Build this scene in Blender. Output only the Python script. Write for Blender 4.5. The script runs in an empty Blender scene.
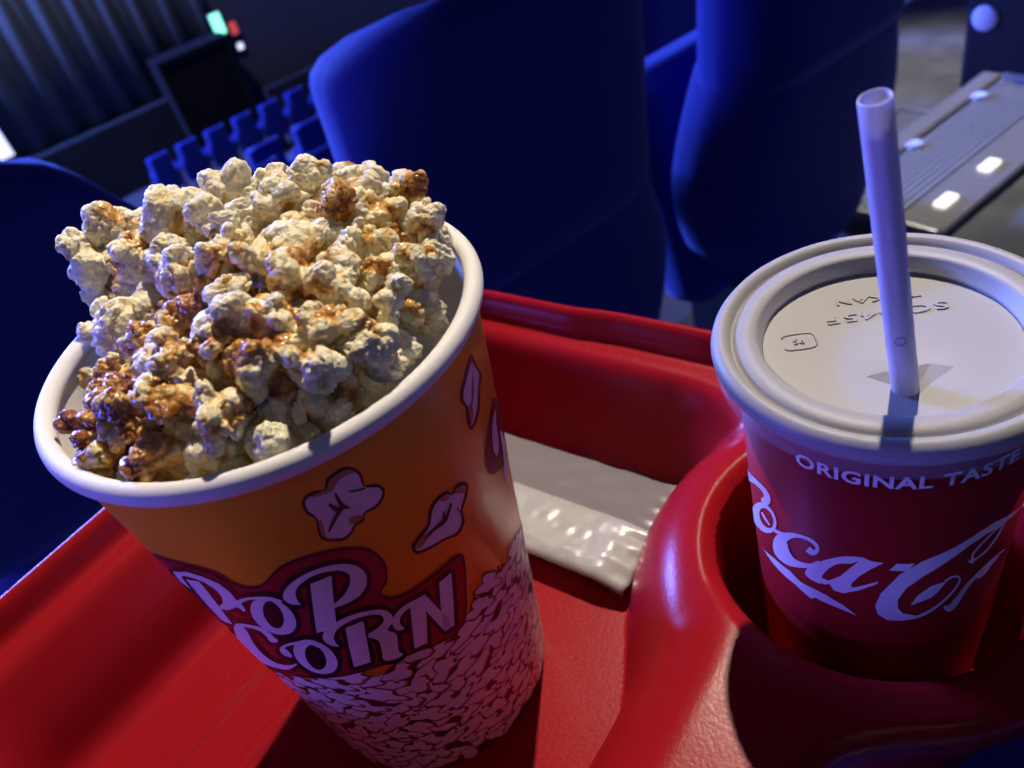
import bpy, bmesh, math, random
import numpy as np
from mathutils import Vector, Matrix, noise
random.seed(7); np.random.seed(7)
S = bpy.context.scene
COL = S.collection

# ------------------------------------------------------------------ camera
Z0 = 0.97                                    # camera height above our row's floor
PITCH, ROLL, FPX = math.radians(38.70), math.radians(-16.756), 828.86
cp, sp, cr, sr = math.cos(PITCH), math.sin(PITCH), math.cos(ROLL), math.sin(ROLL)
FWD = np.array([0, cp, -sp]); UP = np.array([0, sp, cp]); RT = np.array([1., 0, 0])
RR = cr*RT + sr*UP; UU = -sr*RT + cr*UP
CM = np.stack([RR, UU, FWD])
cam_d = bpy.data.cameras.new('camera'); cam = bpy.data.objects.new('camera', cam_d); COL.objects.link(cam)
cam_d.sensor_width = 36; cam_d.lens = FPX/1024*36; cam_d.clip_start = 0.01; cam_d.clip_end = 100
cam.matrix_world = Matrix(((RR[0], UU[0], -FWD[0], 0), (RR[1], UU[1], -FWD[1], 0), (RR[2], UU[2], -FWD[2], Z0), (0, 0, 0, 1)))
cam_d.dof.use_dof = True; cam_d.dof.focus_distance = 0.255; cam_d.dof.aperture_fstop = 14
S.camera = cam

# ------------------------------------------------------------------ directions of the seating (r along a row, f towards the screen)
PHI = math.atan2(.476, .88)
ER = np.array([math.cos(PHI), math.sin(PHI), 0]); EF = np.array([-math.sin(PHI), math.cos(PHI), 0])
def W(p): return Vector((p[0], p[1], p[2]+Z0))              # camera-relative -> world
def RF(r, f, z): return ER*r + EF*f + np.array([0, 0, z])   # row coordinates, z relative to the camera
def ray(x, y): return np.array([(x-512)/FPX, (384-y)/FPX, 1.]) @ CM
def at_z(x, y, z): d = ray(x, y); return d*z/d[2]
def at_f(x, y, f):                                          # pixel -> (r, z) on the vertical plane at f
    d = ray(x, y); d = d*f/(d@EF); return d@ER, d[2]

# ------------------------------------------------------------------ world, lights, exposure
w = bpy.data.worlds.new('world'); S.world = w; w.use_nodes = True
w.node_tree.nodes['Background'].inputs[0].default_value = (0.12, 0.14, 0.5, 1)
w.node_tree.nodes['Background'].inputs[1].default_value = 0.02
S.view_settings.view_transform = 'Standard'; S.view_settings.look = 'None'
S.view_settings.exposure = 0.0; S.view_settings.gamma = 1; S.view_settings.use_curve_mapping = False

def lamp(name, typ, loc, target, energy, color, **kw):
    l = bpy.data.lights.new(name, typ); o = bpy.data.objects.new(name, l); COL.objects.link(o)
    l.energy = energy; l.color = color
    for k, v in kw.items(): setattr(l, k, v)
    o.location = loc
    o.rotation_euler = (Vector(target)-Vector(loc)).to_track_quat('-Z', 'Y').to_euler()
    return o
TR = np.array([0.02, .2, -.28])
KEL = math.radians(60)
KD = np.array([.42*math.cos(KEL), .907*math.cos(KEL), math.sin(KEL)])
lamp('ceiling_downlight', 'SPOT', W(TR+KD*3.4), W(TR), 540, (1.0, .87, .73), spot_size=math.radians(17), spot_blend=.35, shadow_soft_size=.04)
lamp('blue_wall_light', 'AREA', W(TR+np.array([-.995, -.08, .035])*4.6), W(TR), 150, (.14, .13, 1.0), shape='RECTANGLE', size=1.0, size_y=.7)
lamp('blue_ceiling_wash', 'AREA', W(RF(-3.0, 17.2, 3.8)), W(RF(1.5, 5.0, -1.6)), 9000, (.13, .22, 1.0), shape='RECTANGLE', size=4, size_y=1.5)
lamp('aisle_light', 'SPOT', W(RF(2.9, 1.9, 1.9)), W(RF(2.1, 1.15, -1.1)), 230, (1.0, .94, .87), spot_size=math.radians(40), spot_blend=.7, shadow_soft_size=.06)
lamp('fill_light', 'AREA', W(RF(2.5, 12.5, 3.6)), W(RF(2.5, 18.0, -3.0)), 110, (1.0, .97, .9), shape='DISK', size=.8)  # unseen fill added to brighten the dark curtain
lamp('fill_light', 'AREA', W(RF(-.2, -1.2, 2.2)), W(TR), 1.8, (1.0, .85, .72), shape='DISK', size=.6)

# ------------------------------------------------------------------ materials
def mat(name, color=(.5, .5, .5), rough=.5, metal=0, coat=0, emit=None, es=0, sheen=0, spec=.5, trans=0, ior=1.45):
    m = bpy.data.materials.new(name); m.use_nodes = True
    b = m.node_tree.nodes['Principled BSDF']
    b.inputs['Base Color'].default_value = (*color, 1); b.inputs['Roughness'].default_value = rough
    b.inputs['Metallic'].default_value = metal; b.inputs['Coat Weight'].default_value = coat
    b.inputs['Coat Roughness'].default_value = .12
    b.inputs['Sheen Weight'].default_value = sheen; b.inputs['Specular IOR Level'].default_value = spec
    b.inputs['Transmission Weight'].default_value = trans; b.inputs['IOR'].default_value = ior
    if emit: b.inputs['Emission Color'].default_value = (*emit, 1); b.inputs['Emission Strength'].default_value = es
    return m
def nn(m, t, **kw):
    n = m.node_tree.nodes.new(t)
    for k, v in kw.items(): setattr(n, k, v)
    return n
def lk(m, a, b): m.node_tree.links.new(a, b)
def bsdf(m): return m.node_tree.nodes['Principled BSDF']
def bump(m, scale, strength, dist=.001, detail=3, coord='Object'):
    tc = nn(m, 'ShaderNodeTexCoord'); n = nn(m, 'ShaderNodeTexNoise'); n.inputs['Scale'].default_value = scale; n.inputs['Detail'].default_value = detail
    b = nn(m, 'ShaderNodeBump'); b.inputs['Strength'].default_value = strength; b.inputs['Distance'].default_value = dist
    lk(m, tc.outputs[coord], n.inputs['Vector']); lk(m, n.outputs['Fac'], b.inputs['Height']); lk(m, b.outputs['Normal'], bsdf(m).inputs['Normal'])
    return n
def vary(m, scale, c1, c2, lo=.35, hi=.65):
    tc = nn(m, 'ShaderNodeTexCoord'); n = nn(m, 'ShaderNodeTexNoise'); n.inputs['Scale'].default_value = scale; n.inputs['Detail'].default_value = 5
    r = nn(m, 'ShaderNodeValToRGB'); r.color_ramp.elements[0].position = lo; r.color_ramp.elements[1].position = hi
    r.color_ramp.elements[0].color = (*c1, 1); r.color_ramp.elements[1].color = (*c2, 1)
    lk(m, tc.outputs['Object'], n.inputs['Vector']); lk(m, n.outputs['Fac'], r.inputs['Fac']); lk(m, r.outputs['Color'], bsdf(m).inputs['Base Color'])

M = {}
M['tray'] = mat('red_plastic', (.30, .007, .012), .2, coat=0, spec=.13)
nz = bump(M['tray'], 700, .10, .0006, 4)
tn = nn(M['tray'], 'ShaderNodeTexNoise'); tn.inputs['Scale'].default_value = 300; tn.inputs['Detail'].default_value = 4
tr_ = nn(M['tray'], 'ShaderNodeMapRange'); tr_.inputs['To Min'].default_value = .14; tr_.inputs['To Max'].default_value = .40
lk(M['tray'], tn.outputs['Fac'], tr_.inputs['Value']); lk(M['tray'], tr_.outputs['Result'], bsdf(M['tray']).inputs['Roughness'])
M['cup_orange'] = mat('orange_print', (.80, .40, .016), .38, coat=.15)
M['paper'] = mat('white_paper', (.82, .80, .76), .6); bump(M['paper'], 300, .15, .0005)
M['badge'] = mat('badge_red', (.30, .012, .025), .38, coat=.15)
M['badge_edge'] = mat('badge_maroon', (.10, .006, .02), .38, coat=.15)
M['ink'] = mat('ink_black', (.018, .008, .016), .38, coat=.15)
M['letter'] = mat('letter_white', (.78, .76, .80), .4, coat=.1)
M['print_white'] = mat('print_white', (.74, .70, .68), .42, coat=.1)
M['print_tan'] = mat('print_tan', (.42, .24, .10), .42, coat=.1)
M['print_brown'] = mat('print_brown', (.12, .03, .02), .42, coat=.1)
M['cola_red'] = mat('cola_red', (.36, .004, .010), .5, spec=.3)
M['cola_white'] = mat('cola_white', (.80, .78, .82), .4)
M['lid'] = mat('frosted_lid', (.35, .345, .345), .46, spec=.35)
bump(M['lid'], 900, .25, .0003)
M['skirt'] = mat('clear_skirt', (.75, .75, .8), .2)
mt = M['skirt'].node_tree; tb = nn(M['skirt'], 'ShaderNodeBsdfTransparent'); mx = nn(M['skirt'], 'ShaderNodeMixShader'); mx.inputs[0].default_value = .11
lk(M['skirt'], tb.outputs[0], mx.inputs[1]); lk(M['skirt'], bsdf(M['skirt']).outputs[0], mx.inputs[2]); lk(M['skirt'], mx.outputs[0], mt.nodes['Material Output'].inputs[0])
M['straw'] = mat('straw_plastic', (.68, .66, .72), .28)
mt = M['straw'].node_tree; tb = nn(M['straw'], 'ShaderNodeBsdfTranslucent'); tb.inputs[0].default_value = (.6, .6, .8, 1)
t2 = nn(M['straw'], 'ShaderNodeBsdfTransparent'); m1 = nn(M['straw'], 'ShaderNodeMixShader'); m1.inputs[0].default_value = .35; m2 = nn(M['straw'], 'ShaderNodeMixShader'); m2.inputs[0].default_value = .10
lk(M['straw'], bsdf(M['straw']).outputs[0], m1.inputs[1]); lk(M['straw'], tb.outputs[0], m1.inputs[2]); lk(M['straw'], m1.outputs[0], m2.inputs[1]); lk(M['straw'], t2.outputs[0], m2.inputs[2]); lk(M['straw'], m2.outputs[0], mt.nodes['Material Output'].inputs[0])
M['straw_mark'] = mat('straw_mark', (.25, .25, .36), .4)
M['napkin_shaded'] = mat('napkin_shaded_half', (.20, .18, .19), .35, coat=.2); bump(M['napkin_shaded'], 90, .2, .001)  # darker wrap: shading of the sloping rear facet put into the colour
M['napkin'] = mat('napkin_wrap', (.42, .40, .39), .3, coat=.3); bump(M['napkin'], 90, .25, .001)
M['seat'] = mat('blue_velour', (.004, .014, .24), .8, sheen=.5); bump(M['seat'], 250, .3, .002)
bsdf(M['seat']).inputs['Sheen Tint'].default_value = (.35, .45, 1, 1)
M['seat_metal'] = mat('seat_dark_metal', (.05, .05, .06), .45, metal=.6)
M['holder'] = mat('cup_holder_grey', (.16, .16, .17), .35)
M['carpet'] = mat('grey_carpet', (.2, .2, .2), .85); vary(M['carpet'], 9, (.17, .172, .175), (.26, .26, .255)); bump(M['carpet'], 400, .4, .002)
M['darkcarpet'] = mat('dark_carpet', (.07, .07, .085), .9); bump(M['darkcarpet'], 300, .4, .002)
M['curtain'] = mat('dark_curtain', (.10, .11, .11), .85)
M['wallblue'] = mat('blue_grey_wall', (.12, .13, .20), .8)
M['stage'] = mat('stage_panel', (.02, .022, .024), .9)
M['black'] = mat('black_cloth', (.004, .004, .006), .9)
M['wall'] = mat('dark_wall', (.03, .03, .045), .9)
M['barrier'] = mat('barrier_brown', (.05, .045, .05), .7)
M['tread'] = mat('ribbed_aluminium', (.52, .54, .60), .4, metal=.25)
M['nosing'] = mat('satin_nosing', (.50, .47, .43), .25, metal=.3, coat=.4)
M['led_blue'] = mat('led_blue', (.2, .3, 1), .3, emit=(.22, .30, 1), es=1.6)
M['led_ring'] = mat('led_ring', (.75, .73, .8), .25)
M['glint_white'] = mat('glint_white', (1, 1, .9), .3, emit=(1, .95, .80), es=1.3)  # glow for painted highlights on the step, not a lamp
M['exit_green'] = mat('exit_green', (.1, .8, .6), .3, emit=(.28, 1, .72), es=1.7)
M['red_lamp'] = mat('red_lamp', (.6, .1, .1), .3, emit=(1, .12, .12), es=.5)
M['white_lamp'] = mat('white_lamp', (.8, .8, .9), .3, emit=(.7, .75, 1), es=1.4)
M['panel'] = mat('shaded_side_panel', (.006, .007, .022), .4)  # near-black base: the shadow over the end seat's side put into the colour
M['badge_plate'] = mat('row_plate', (.62, .64, .85), .35, emit=(.25, .28, .7), es=.0)
M['screen'] = mat('screen', (.1, .1, .1), .9, emit=(.10, .18, 1.0), es=.4)

# caramel popcorn
def popcorn_mat():
    m = mat('caramel_popcorn', (.8, .7, .5), .6)
    tc = nn(m, 'ShaderNodeTexCoord'); oi = nn(m, 'ShaderNodeObjectInfo')
    off = nn(m, 'ShaderNodeVectorMath', operation='SCALE'); off.inputs[0].default_value = (7, 3, 5); lk(m, oi.outputs['Random'], off.inputs['Scale'])
    ad = nn(m, 'ShaderNodeVectorMath', operation='ADD'); lk(m, tc.outputs['Object'], ad.inputs[0]); lk(m, off.outputs[0], ad.inputs[1])
    n1 = nn(m, 'ShaderNodeTexNoise'); n1.inputs['Scale'].default_value = 1.1; n1.inputs['Detail'].default_value = 3; n1.inputs['Distortion'].default_value = .5
    lk(m, ad.outputs[0], n1.inputs['Vector'])
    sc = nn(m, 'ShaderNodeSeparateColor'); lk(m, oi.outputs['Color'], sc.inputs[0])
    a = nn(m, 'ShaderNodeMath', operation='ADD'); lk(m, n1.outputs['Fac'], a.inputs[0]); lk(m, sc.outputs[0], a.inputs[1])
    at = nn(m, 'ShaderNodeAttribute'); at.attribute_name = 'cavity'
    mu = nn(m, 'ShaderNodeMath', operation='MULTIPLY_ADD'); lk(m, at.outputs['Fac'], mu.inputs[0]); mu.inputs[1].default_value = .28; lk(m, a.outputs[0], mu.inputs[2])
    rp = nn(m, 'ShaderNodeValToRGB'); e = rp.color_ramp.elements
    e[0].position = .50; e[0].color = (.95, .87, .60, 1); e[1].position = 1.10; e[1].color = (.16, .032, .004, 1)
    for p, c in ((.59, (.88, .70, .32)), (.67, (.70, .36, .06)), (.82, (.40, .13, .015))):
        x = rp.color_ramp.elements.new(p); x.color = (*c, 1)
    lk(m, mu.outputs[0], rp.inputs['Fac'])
    sep = nn(m, 'ShaderNodeMapRange'); sep.inputs['From Min'].default_value = .56; sep.inputs['From Max'].default_value = .74
    lk(m, mu.outputs[0], sep.inputs['Value'])
    b = bsdf(m); lk(m, rp.outputs['Color'], b.inputs['Base Color'])
    rr = nn(m, 'ShaderNodeMapRange'); rr.inputs['To Min'].default_value = .55; rr.inputs['To Max'].default_value = .16; lk(m, sep.outputs[0], rr.inputs['Value']); lk(m, rr.outputs[0], b.inputs['Roughness'])
    lk(m, sep.outputs[0], b.inputs['Coat Weight'])
    b.inputs['Subsurface Weight'].default_value = .15; b.inputs['Subsurface Radius'].default_value = (.4, .25, .1); b.inputs['Subsurface Scale'].default_value = .002
    n2 = nn(m, 'ShaderNodeTexNoise'); n2.inputs['Scale'].default_value = 7; n2.inputs['Detail'].default_value = 4; lk(m, ad.outputs[0], n2.inputs['Vector'])
    bp = nn(m, 'ShaderNodeBump'); bp.inputs['Distance'].default_value = .05; bp.inputs['Strength'].default_value = .3
    lk(m, n2.outputs['Fac'], bp.inputs['Height']); lk(m, bp.outputs[0], b.inputs['Normal'])
    return m
M['popcorn'] = popcorn_mat()

# ------------------------------------------------------------------ helpers
def mesh(name, verts, faces, smooth=True):
    me = bpy.data.meshes.new(name); me.from_pydata([tuple(map(float, v)) for v in verts], [], faces)
    me.polygons.foreach_set('use_smooth', [smooth]*len(me.polygons)); me.update()
    return me
def ob(name, me, m, parent=None, loc=None, rotz=0):
    o = bpy.data.objects.new(name, me); COL.objects.link(o)
    if m is not None and not me.materials: me.materials.append(m)
    if parent: o.parent = parent
    if loc is not None: o.location = loc
    if rotz: o.rotation_euler.z = rotz
    return o
def tag(o, label=None, cat=None, group=None, kind=None):
    if label: o['label'] = label
    if cat: o['category'] = cat
    if group: o['group'] = group
    if kind: o['kind'] = kind
    return o
def thing(name, label, cat, loc, rotz=0, group=None):
    o = bpy.data.objects.new(name, None); COL.objects.link(o); o.location = loc; o.rotation_euler.z = rotz; o.empty_display_size = .05
    return tag(o, label, cat, group)
def lathe(prof, n=96, close=False):
    v = []; f = []
    for r, z in prof:
        for k in range(n): a = 2*math.pi*k/n; v.append((r*math.cos(a), r*math.sin(a), z))
    m = len(prof)
    for i in range(m if close else m-1):
        j = (i+1) % m
        for k in range(n): l = (k+1) % n; f.append((i*n+k, i*n+l, j*n+l, j*n+k))
    return v, f
def boxm(name, x0, x1, y0, y1, z0, z1, bev=0.0):
    bm = bmesh.new(); bmesh.ops.create_cube(bm, size=1)
    for v in bm.verts: v.co = ((x0+x1)/2+v.co.x*(x1-x0), (y0+y1)/2+v.co.y*(y1-y0), (z0+z1)/2+v.co.z*(z1-z0))
    if bev: bmesh.ops.bevel(bm, geom=bm.edges[:], offset=bev, segments=3, profile=.5, affect='EDGES')
    me = bpy.data.meshes.new(name); bm.to_mesh(me); bm.free(); return me
def tube(pts, r, n=16, caps=True):
    pts = [Vector(p) for p in pts]; v = []; f = []
    rs = r if isinstance(r, (list, tuple)) else [r]*len(pts)
    for i, p in enumerate(pts):
        t = (pts[min(i+1, len(pts)-1)]-pts[max(i-1, 0)]).normalized()
        a = t.orthogonal().normalized() if i == 0 else (a-t*a.dot(t)).normalized()
        b = t.cross(a)
        for k in range(n): q = 2*math.pi*k/n; v.append(p+(a*math.cos(q)+b*math.sin(q))*rs[i])
    for i in range(len(pts)-1):
        for k in range(n): l = (k+1) % n; f.append((i*n+k, i*n+l, (i+1)*n+l, (i+1)*n+k))
    if caps: f.append(tuple(range(n))[::-1]); f.append(tuple(range((len(pts)-1)*n, len(pts)*n)))
    return v, f
def disc_pts(n=24, r=1): return [(r*math.cos(2*math.pi*k/n), r*math.sin(2*math.pi*k/n)) for k in range(n)]

# ------------------------------------------------------------------ the setting
FF = 18.0                                     # front wall
FROW = 15.8                                   # front row
FZ = at_f(200, 133, FROW)[1]-1.01             # floor down at the screen
def rf_box(name, r0, r1, f0, f1, z0, z1, m, kind='structure'):
    me = boxm(name, r0, r1, f0, f1, z0, z1)
    o = ob(name, me, m, loc=(0, 0, Z0), rotz=PHI); tag(o, kind=kind); return o
AR0, AR1 = 1.36, 2.06                         # the aisle
rf_box('floor', -6, AR0, -4, .70, -1.14, -.97, M['carpet'])
rf_box('floor', AR0, AR1, -4, .695, -1.14, -.985, M['carpet'])
rf_box('floor', AR1, 12, -4, .70, -1.14, -.97, M['carpet'])
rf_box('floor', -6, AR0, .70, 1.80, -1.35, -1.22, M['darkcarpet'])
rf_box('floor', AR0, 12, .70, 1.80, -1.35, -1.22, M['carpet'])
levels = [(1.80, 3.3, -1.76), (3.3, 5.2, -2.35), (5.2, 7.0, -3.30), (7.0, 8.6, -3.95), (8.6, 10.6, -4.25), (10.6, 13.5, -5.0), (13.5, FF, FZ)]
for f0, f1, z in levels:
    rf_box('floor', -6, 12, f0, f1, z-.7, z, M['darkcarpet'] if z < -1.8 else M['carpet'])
rf_box('wall_front', -6, 12, FF, FF+.3, FZ-.7, 5, M['wallblue'])
rf_box('wall_left', -6.3, -6, -4, FF+.3, FZ-.7, 5, M['wall'])
rf_box('wall_right', 12, 12.3, -4, FF+.3, FZ-.7, 5, M['wall'])
rf_box('wall_back', -6, 12, -4.3, -4, FZ-.7, 5, M['wall'])
rf_box('ceiling', -6.3, 12.3, -4.3, FF+.3, 5, 5.2, M['wall'])

# the cinema screen, above the picture
sc_ = thing('cinema_screen', 'large blue-lit cinema screen on the front wall above the curtain', 'screen', W(RF(-1, FF-.11, -.4)), PHI)
ob('picture', boxm('picture', -4.6, 4.6, -.02, .03, .06, 4.4), M['screen'], sc_)
ob('frame', boxm('frame', -4.75, 4.75, .03, .1, 0, 4.55), M['black'], sc_)

# curtain below the screen (folds are real geometry)
def curtain(name, r0, r1, f, zb, zt, label, amp=.10, per=.55, m=None):
    n = int((r1-r0)/.05); v = []; fc = []
    for i in range(n+1):
        r = r0+(r1-r0)*i/n
        d = amp*math.sin(2*math.pi*r/per+.7*math.sin(r*1.7))
        for z in (zb, zt): v.append((r-r0, -amp-.05+d, z-zb))
    for i in range(n): fc.append((2*i, 2*i+2, 2*i+3, 2*i+1))
    o = ob(name, mesh(name, v, fc), m or M['curtain'], loc=W(RF(r0, f, zb)), rotz=PHI)
    so = o.modifiers.new('s', 'SOLIDIFY'); so.thickness = .03; so.offset = 1
    tag(o, label, 'curtain'); return o
rcu, _ = at_f(203, 0, FF-.1); zst = at_f(120, 121, FF-.5)[1]
curtain('stage_curtain', -4.5, rcu, FF-.02, zst+.03, -1.2, 'dark grey pleated curtain hanging on the front wall at upper left')
skirt = ob('stage_skirting', boxm('s', 0, rcu+4.2, -.5, 0, 0, zst-FZ, .02), M['stage'], loc=W(RF(-4.5, FF-.01, FZ)), rotz=PHI)
tag(skirt, 'low dark panel along the floor under the pleated curtain', 'panel')
# black exit recess
rd0 = at_f(174, 101, FF-.9)[0]; rd1, _ = at_f(243, 72, FF-.9); zd = at_f(159, 63, FF-.9)[1]
DW = rd1-rd0; DH = zd-FZ
dr = thing('door_1', None, None, W(RF(rd0, FF-.90, FZ)), PHI); dr['kind'] = 'structure'
ob('door_leaf', boxm('l', .08, DW-.08, .12, .86, 0, DH-.1), M['black'], dr)
ob('door_frame', boxm('jl', 0, .08, 0, .86, 0, DH), M['black'], dr); ob('door_frame', boxm('jr', DW-.08, DW, 0, .86, 0, DH), M['black'], dr)
ob('door_head', boxm('h', .08, DW-.08, 0, .86, DH-.1, DH), M['black'], dr)
# exit sign and pilot lamps
def wall_light(name, px, f, wdt, hgt, m, label, cat, dark=True):
    r, z = at_f(*px, f)
    t = thing(name, label, cat, W(RF(r, f, z-hgt/2)), PHI)
    ob('housing', boxm('h', -wdt/2-.012, wdt/2+.012, -.02, .10, -.012, hgt+.012, .004), M['seat_metal'], t)
    ob('lit_panel', boxm('p', -wdt/2, wdt/2, -.035, -.015, 0, hgt, .006), m, t)
    return t
LF = FF-.12
wall_light('exit_sign', (217, 24), FF-.42, .22, .40, M['exit_green'], 'glowing green exit sign on the blue-grey wall above the black doorway', 'exit sign')
wall_light('pilot_lamp', (233, 28), LF, .15, .24, M['red_lamp'], 'dim red lamp right beside the green exit sign', 'lamp')
wall_light('pilot_lamp', (240, 46), LF, .12, .12, M['white_lamp'], 'small white lamp below the red lamp on the blue-grey wall', 'lamp')
wall_light('exit_sign', (-1, 145), FF-.7, .26, .48, M['white_lamp'], 'pale glowing sign at the left edge in front of the dark curtain', 'exit sign')
# low barrier behind the far row
br = ob('barrier_wall', boxm('b', 0, 5.0, 0, .15, 0, at_f(285, 80, FF-1)[1]-FZ, .02), M['barrier'], loc=W(RF(at_f(266, 92, FF-1)[0], FF-1, FZ)), rotz=PHI)
tag(br, 'low dark brown barrier wall rising behind the far row of blue seats', 'barrier')

# ------------------------------------------------------------------ aisle step
def tread(r0, r1, f0, f1, ztop, label, dots):
    t = thing('aisle_step', label, 'step', W(RF(r0, f0, ztop-.13)), PHI)
    L = r1-r0; D = f1-f0
    ob('base', boxm('b', 0, L, 0, D-.002, 0, .118, .004), M['carpet'], t)
    ob('smooth_strip', boxm('s', .012, L-.012, .0, .10, .118, .130, .004), M['nosing'], t)
    n = 9; y0, y1 = .104, D-.055
    ob('rib_gap_shade', boxm('rb', .018, L-.018, .101, D-.051, .117, .1205), M['seat_metal'], t)  # dark sheet added so the gaps between ribs look shaded
    for i in range(n):
        a = y0+(y1-y0)*i/n; b = y0+(y1-y0)*(i+.58)/n
        ob('rib', boxm('r', .02, L-.02, a, b, .118, .131, .0015), M['tread'], t)
    ob('front_nosing', boxm('n', 0, L, D-.05, D, .06, .134, .008), M['nosing'], t)
    for x0, x1 in ((0, .018), (L-.018, L)): ob('end_cap', boxm('e', x0, x1, 0, D-.05, .06, .138, .005), M['nosing'], t)
    for x in dots:
        v, f = lathe([(.0001, .0055), (.012, .0055), (.0125, .004)], 24); d = ob('step_light', mesh('d', v, f), M['led_blue'], t, loc=(x, D-.062, .132))
        v, f = lathe([(.0125, .004), (.014, .0062), (.019, .004), (.019, 0)], 24); ob('bezel', mesh('z', v, f), M['led_ring'], d)
    return t
st = tread(1.36, 2.055, .70, .99, -.965, 'ribbed metal aisle step edge with blue step lights beside the drink cup', (.30, .565))
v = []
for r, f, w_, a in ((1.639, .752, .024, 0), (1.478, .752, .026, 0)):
    d = ob('strip_glint', boxm('wl', -w_, w_, -.013, .013, 0, .006, .0025), M['glint_white'], st, loc=(r-1.36, f-.70, .1305))  # glowing slabs stand in for reflections on the glossy strip and cap
tread(1.44, 2.055, .995, 1.24, -1.09, 'lower ribbed aisle step just below the one with blue lights', ())

# ------------------------------------------------------------------ seats
def backrest(name, z0, z1, wf, yedge, th, lean, y0=0, nz=26, ns=30):
    """bent, tapering slab: wf(t) half width, plan curve bending forward at both edges"""
    v = []; fc = []
    for i in range(nz+1):
        t = i/nz; z = z0+(z1-z0)*t; hw = wf(t)
        e = min(t, 1-t)*(z1-z0); cap = math.sqrt(max(0, 1-max(0, 1-e/.045)**2)); cap = max(cap, .03)
        yb = y0-math.tan(lean)*(z-.35)
        ring = []
        for k in range(ns*2):
            a = 2*math.pi*k/(ns*2); ca, sa = math.cos(a), math.sin(a)
            x = math.copysign(abs(ca)**.36, ca); y = math.copysign(abs(sa)**.45, sa)
            xx = x*(hw-.03*(1-cap)); yy = yb+yedge*abs(xx/max(hw, .01))**6*min(1, hw/.2)+y*th*.5*cap
            ring.append((xx, yy, z))
        v += ring
    n = ns*2
    for i in range(nz):
        for k in range(n): l = (k+1) % n; fc.append((i*n+k, i*n+l, (i+1)*n+l, (i+1)*n+k))
    fc.append(tuple(range(n))[::-1]); fc.append(tuple(range(nz*n, nz*n+n)))
    return mesh(name, v, fc)
def sm(a, b, x): x = min(1, max(0, (x-a)/(b-a))); return x*x*(3-2*x)
def up_w(t):                                   # upper back: rounded top corners
    e = (1-t)*.34; c = 1-max(0, 1-e/.060)**2.4
    return .150+.062*c
def up_slope(t):                               # a more sloping shoulder
    e = (1-t)*.35
    return .045+.205*min(1, e/.31)**1.1
def lo_w(t):                                   # lower shell: sloping shoulders on top, rounded bottom
    a = math.sqrt(max(0, 1-max(0, 1-t/.52)**2)); b = max(0, (t-.48)/.52)
    return .06+.200*a-.120*b**1.5
ME_UP = backrest('upper', .66, 1.01, up_w, .075, .085, math.radians(6), .02)
ME_UPS = backrest('upper_slope', .66, 1.01, up_slope, .03, .085, math.radians(6), .02)
ME_LO = backrest('lower', .27, .82, lo_w, .075, .09, math.radians(6), .035)
def cushion():
    bm = bmesh.new(); bmesh.ops.create_cube(bm, size=1)
    for q in bm.verts: q.co = (q.co.x*.46, q.co.y*.46, q.co.z*.12)
    bmesh.ops.bevel(bm, geom=bm.edges[:], offset=.045, segments=4, profile=.5, affect='EDGES')
    for q in bm.verts:
        q.co.z += .02*(1-(q.co.x/.23)**2)*(q.co.z > 0)
        p = Matrix.Rotation(math.radians(78), 4, 'X') @ q.co; q.co = p+Vector((0, .20, .46))
    me = bpy.data.meshes.new('cushion'); bm.to_mesh(me); bm.free()
    me.polygons.foreach_set('use_smooth', [True]*len(me.polygons)); return me
ME_CU = cushion()
ME_ARM = boxm('arm', .266, .312, .10, .52, .56, .62, .02); ME_ARM.polygons.foreach_set('use_smooth', [True]*len(ME_ARM.polygons))
ME_ARMP = boxm('armp', .272, .306, .20, .40, 0, .565, .008)
v, f = lathe([(.016, 0), (.020, 0), (.022, .003), (.022, .022), (.019, .022), (.017, .004)], 28); ME_HOLD = mesh('hold', [(a+.289, b+.565, c+.585) for a, b, c in v], f)
ME_PED = boxm('ped', -.10, .10, .08, .26, 0, .46, .01); ME_FOOT = boxm('foot', -.16, .16, .06, .34, 0, .02, .004)
for me, m in ((ME_UP, 'seat'), (ME_UPS, 'seat'), (ME_LO, 'seat'), (ME_CU, 'seat'), (ME_ARM, 'seat'), (ME_ARMP, 'seat_metal'), (ME_HOLD, 'holder'), (ME_PED, 'seat_metal'), (ME_FOOT, 'seat_metal')): me.materials.append(M[m])
def seat(r, f, zfl, label, group=None, yaw=0, arm=True, slope=False):
    t = thing('cinema_chair', label, 'cinema seat', W(RF(r, f, zfl)), PHI+yaw, group)
    ob('upper_backrest', ME_UPS if slope else ME_UP, None, t); ob('lower_backrest', ME_LO, None, t); ob('seat_cushion', ME_CU, None, t)
    if arm:
        a = ob('armrest', ME_ARM, None, t); ob('armrest_post', ME_ARMP, None, t); ob('cup_holder', ME_HOLD, None, a)
    ob('pedestal', ME_PED, None, t); ob('foot_plate', ME_FOOT, None, t)
    return t
FR = -1.22
seat(.01, .83, FR+.02, 'blue cinema seat back with sloping lit shoulder at the left edge', slope=True, yaw=math.radians(6), arm=False)
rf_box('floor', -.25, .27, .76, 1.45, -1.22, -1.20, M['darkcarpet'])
seat(.540, .80, FR, 'large dark blue cinema seat back directly behind the popcorn cup')
seat(1.165, .82, FR, 'dark blue cinema seat back behind the straw, its left side lit blue', arm=False)
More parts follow.
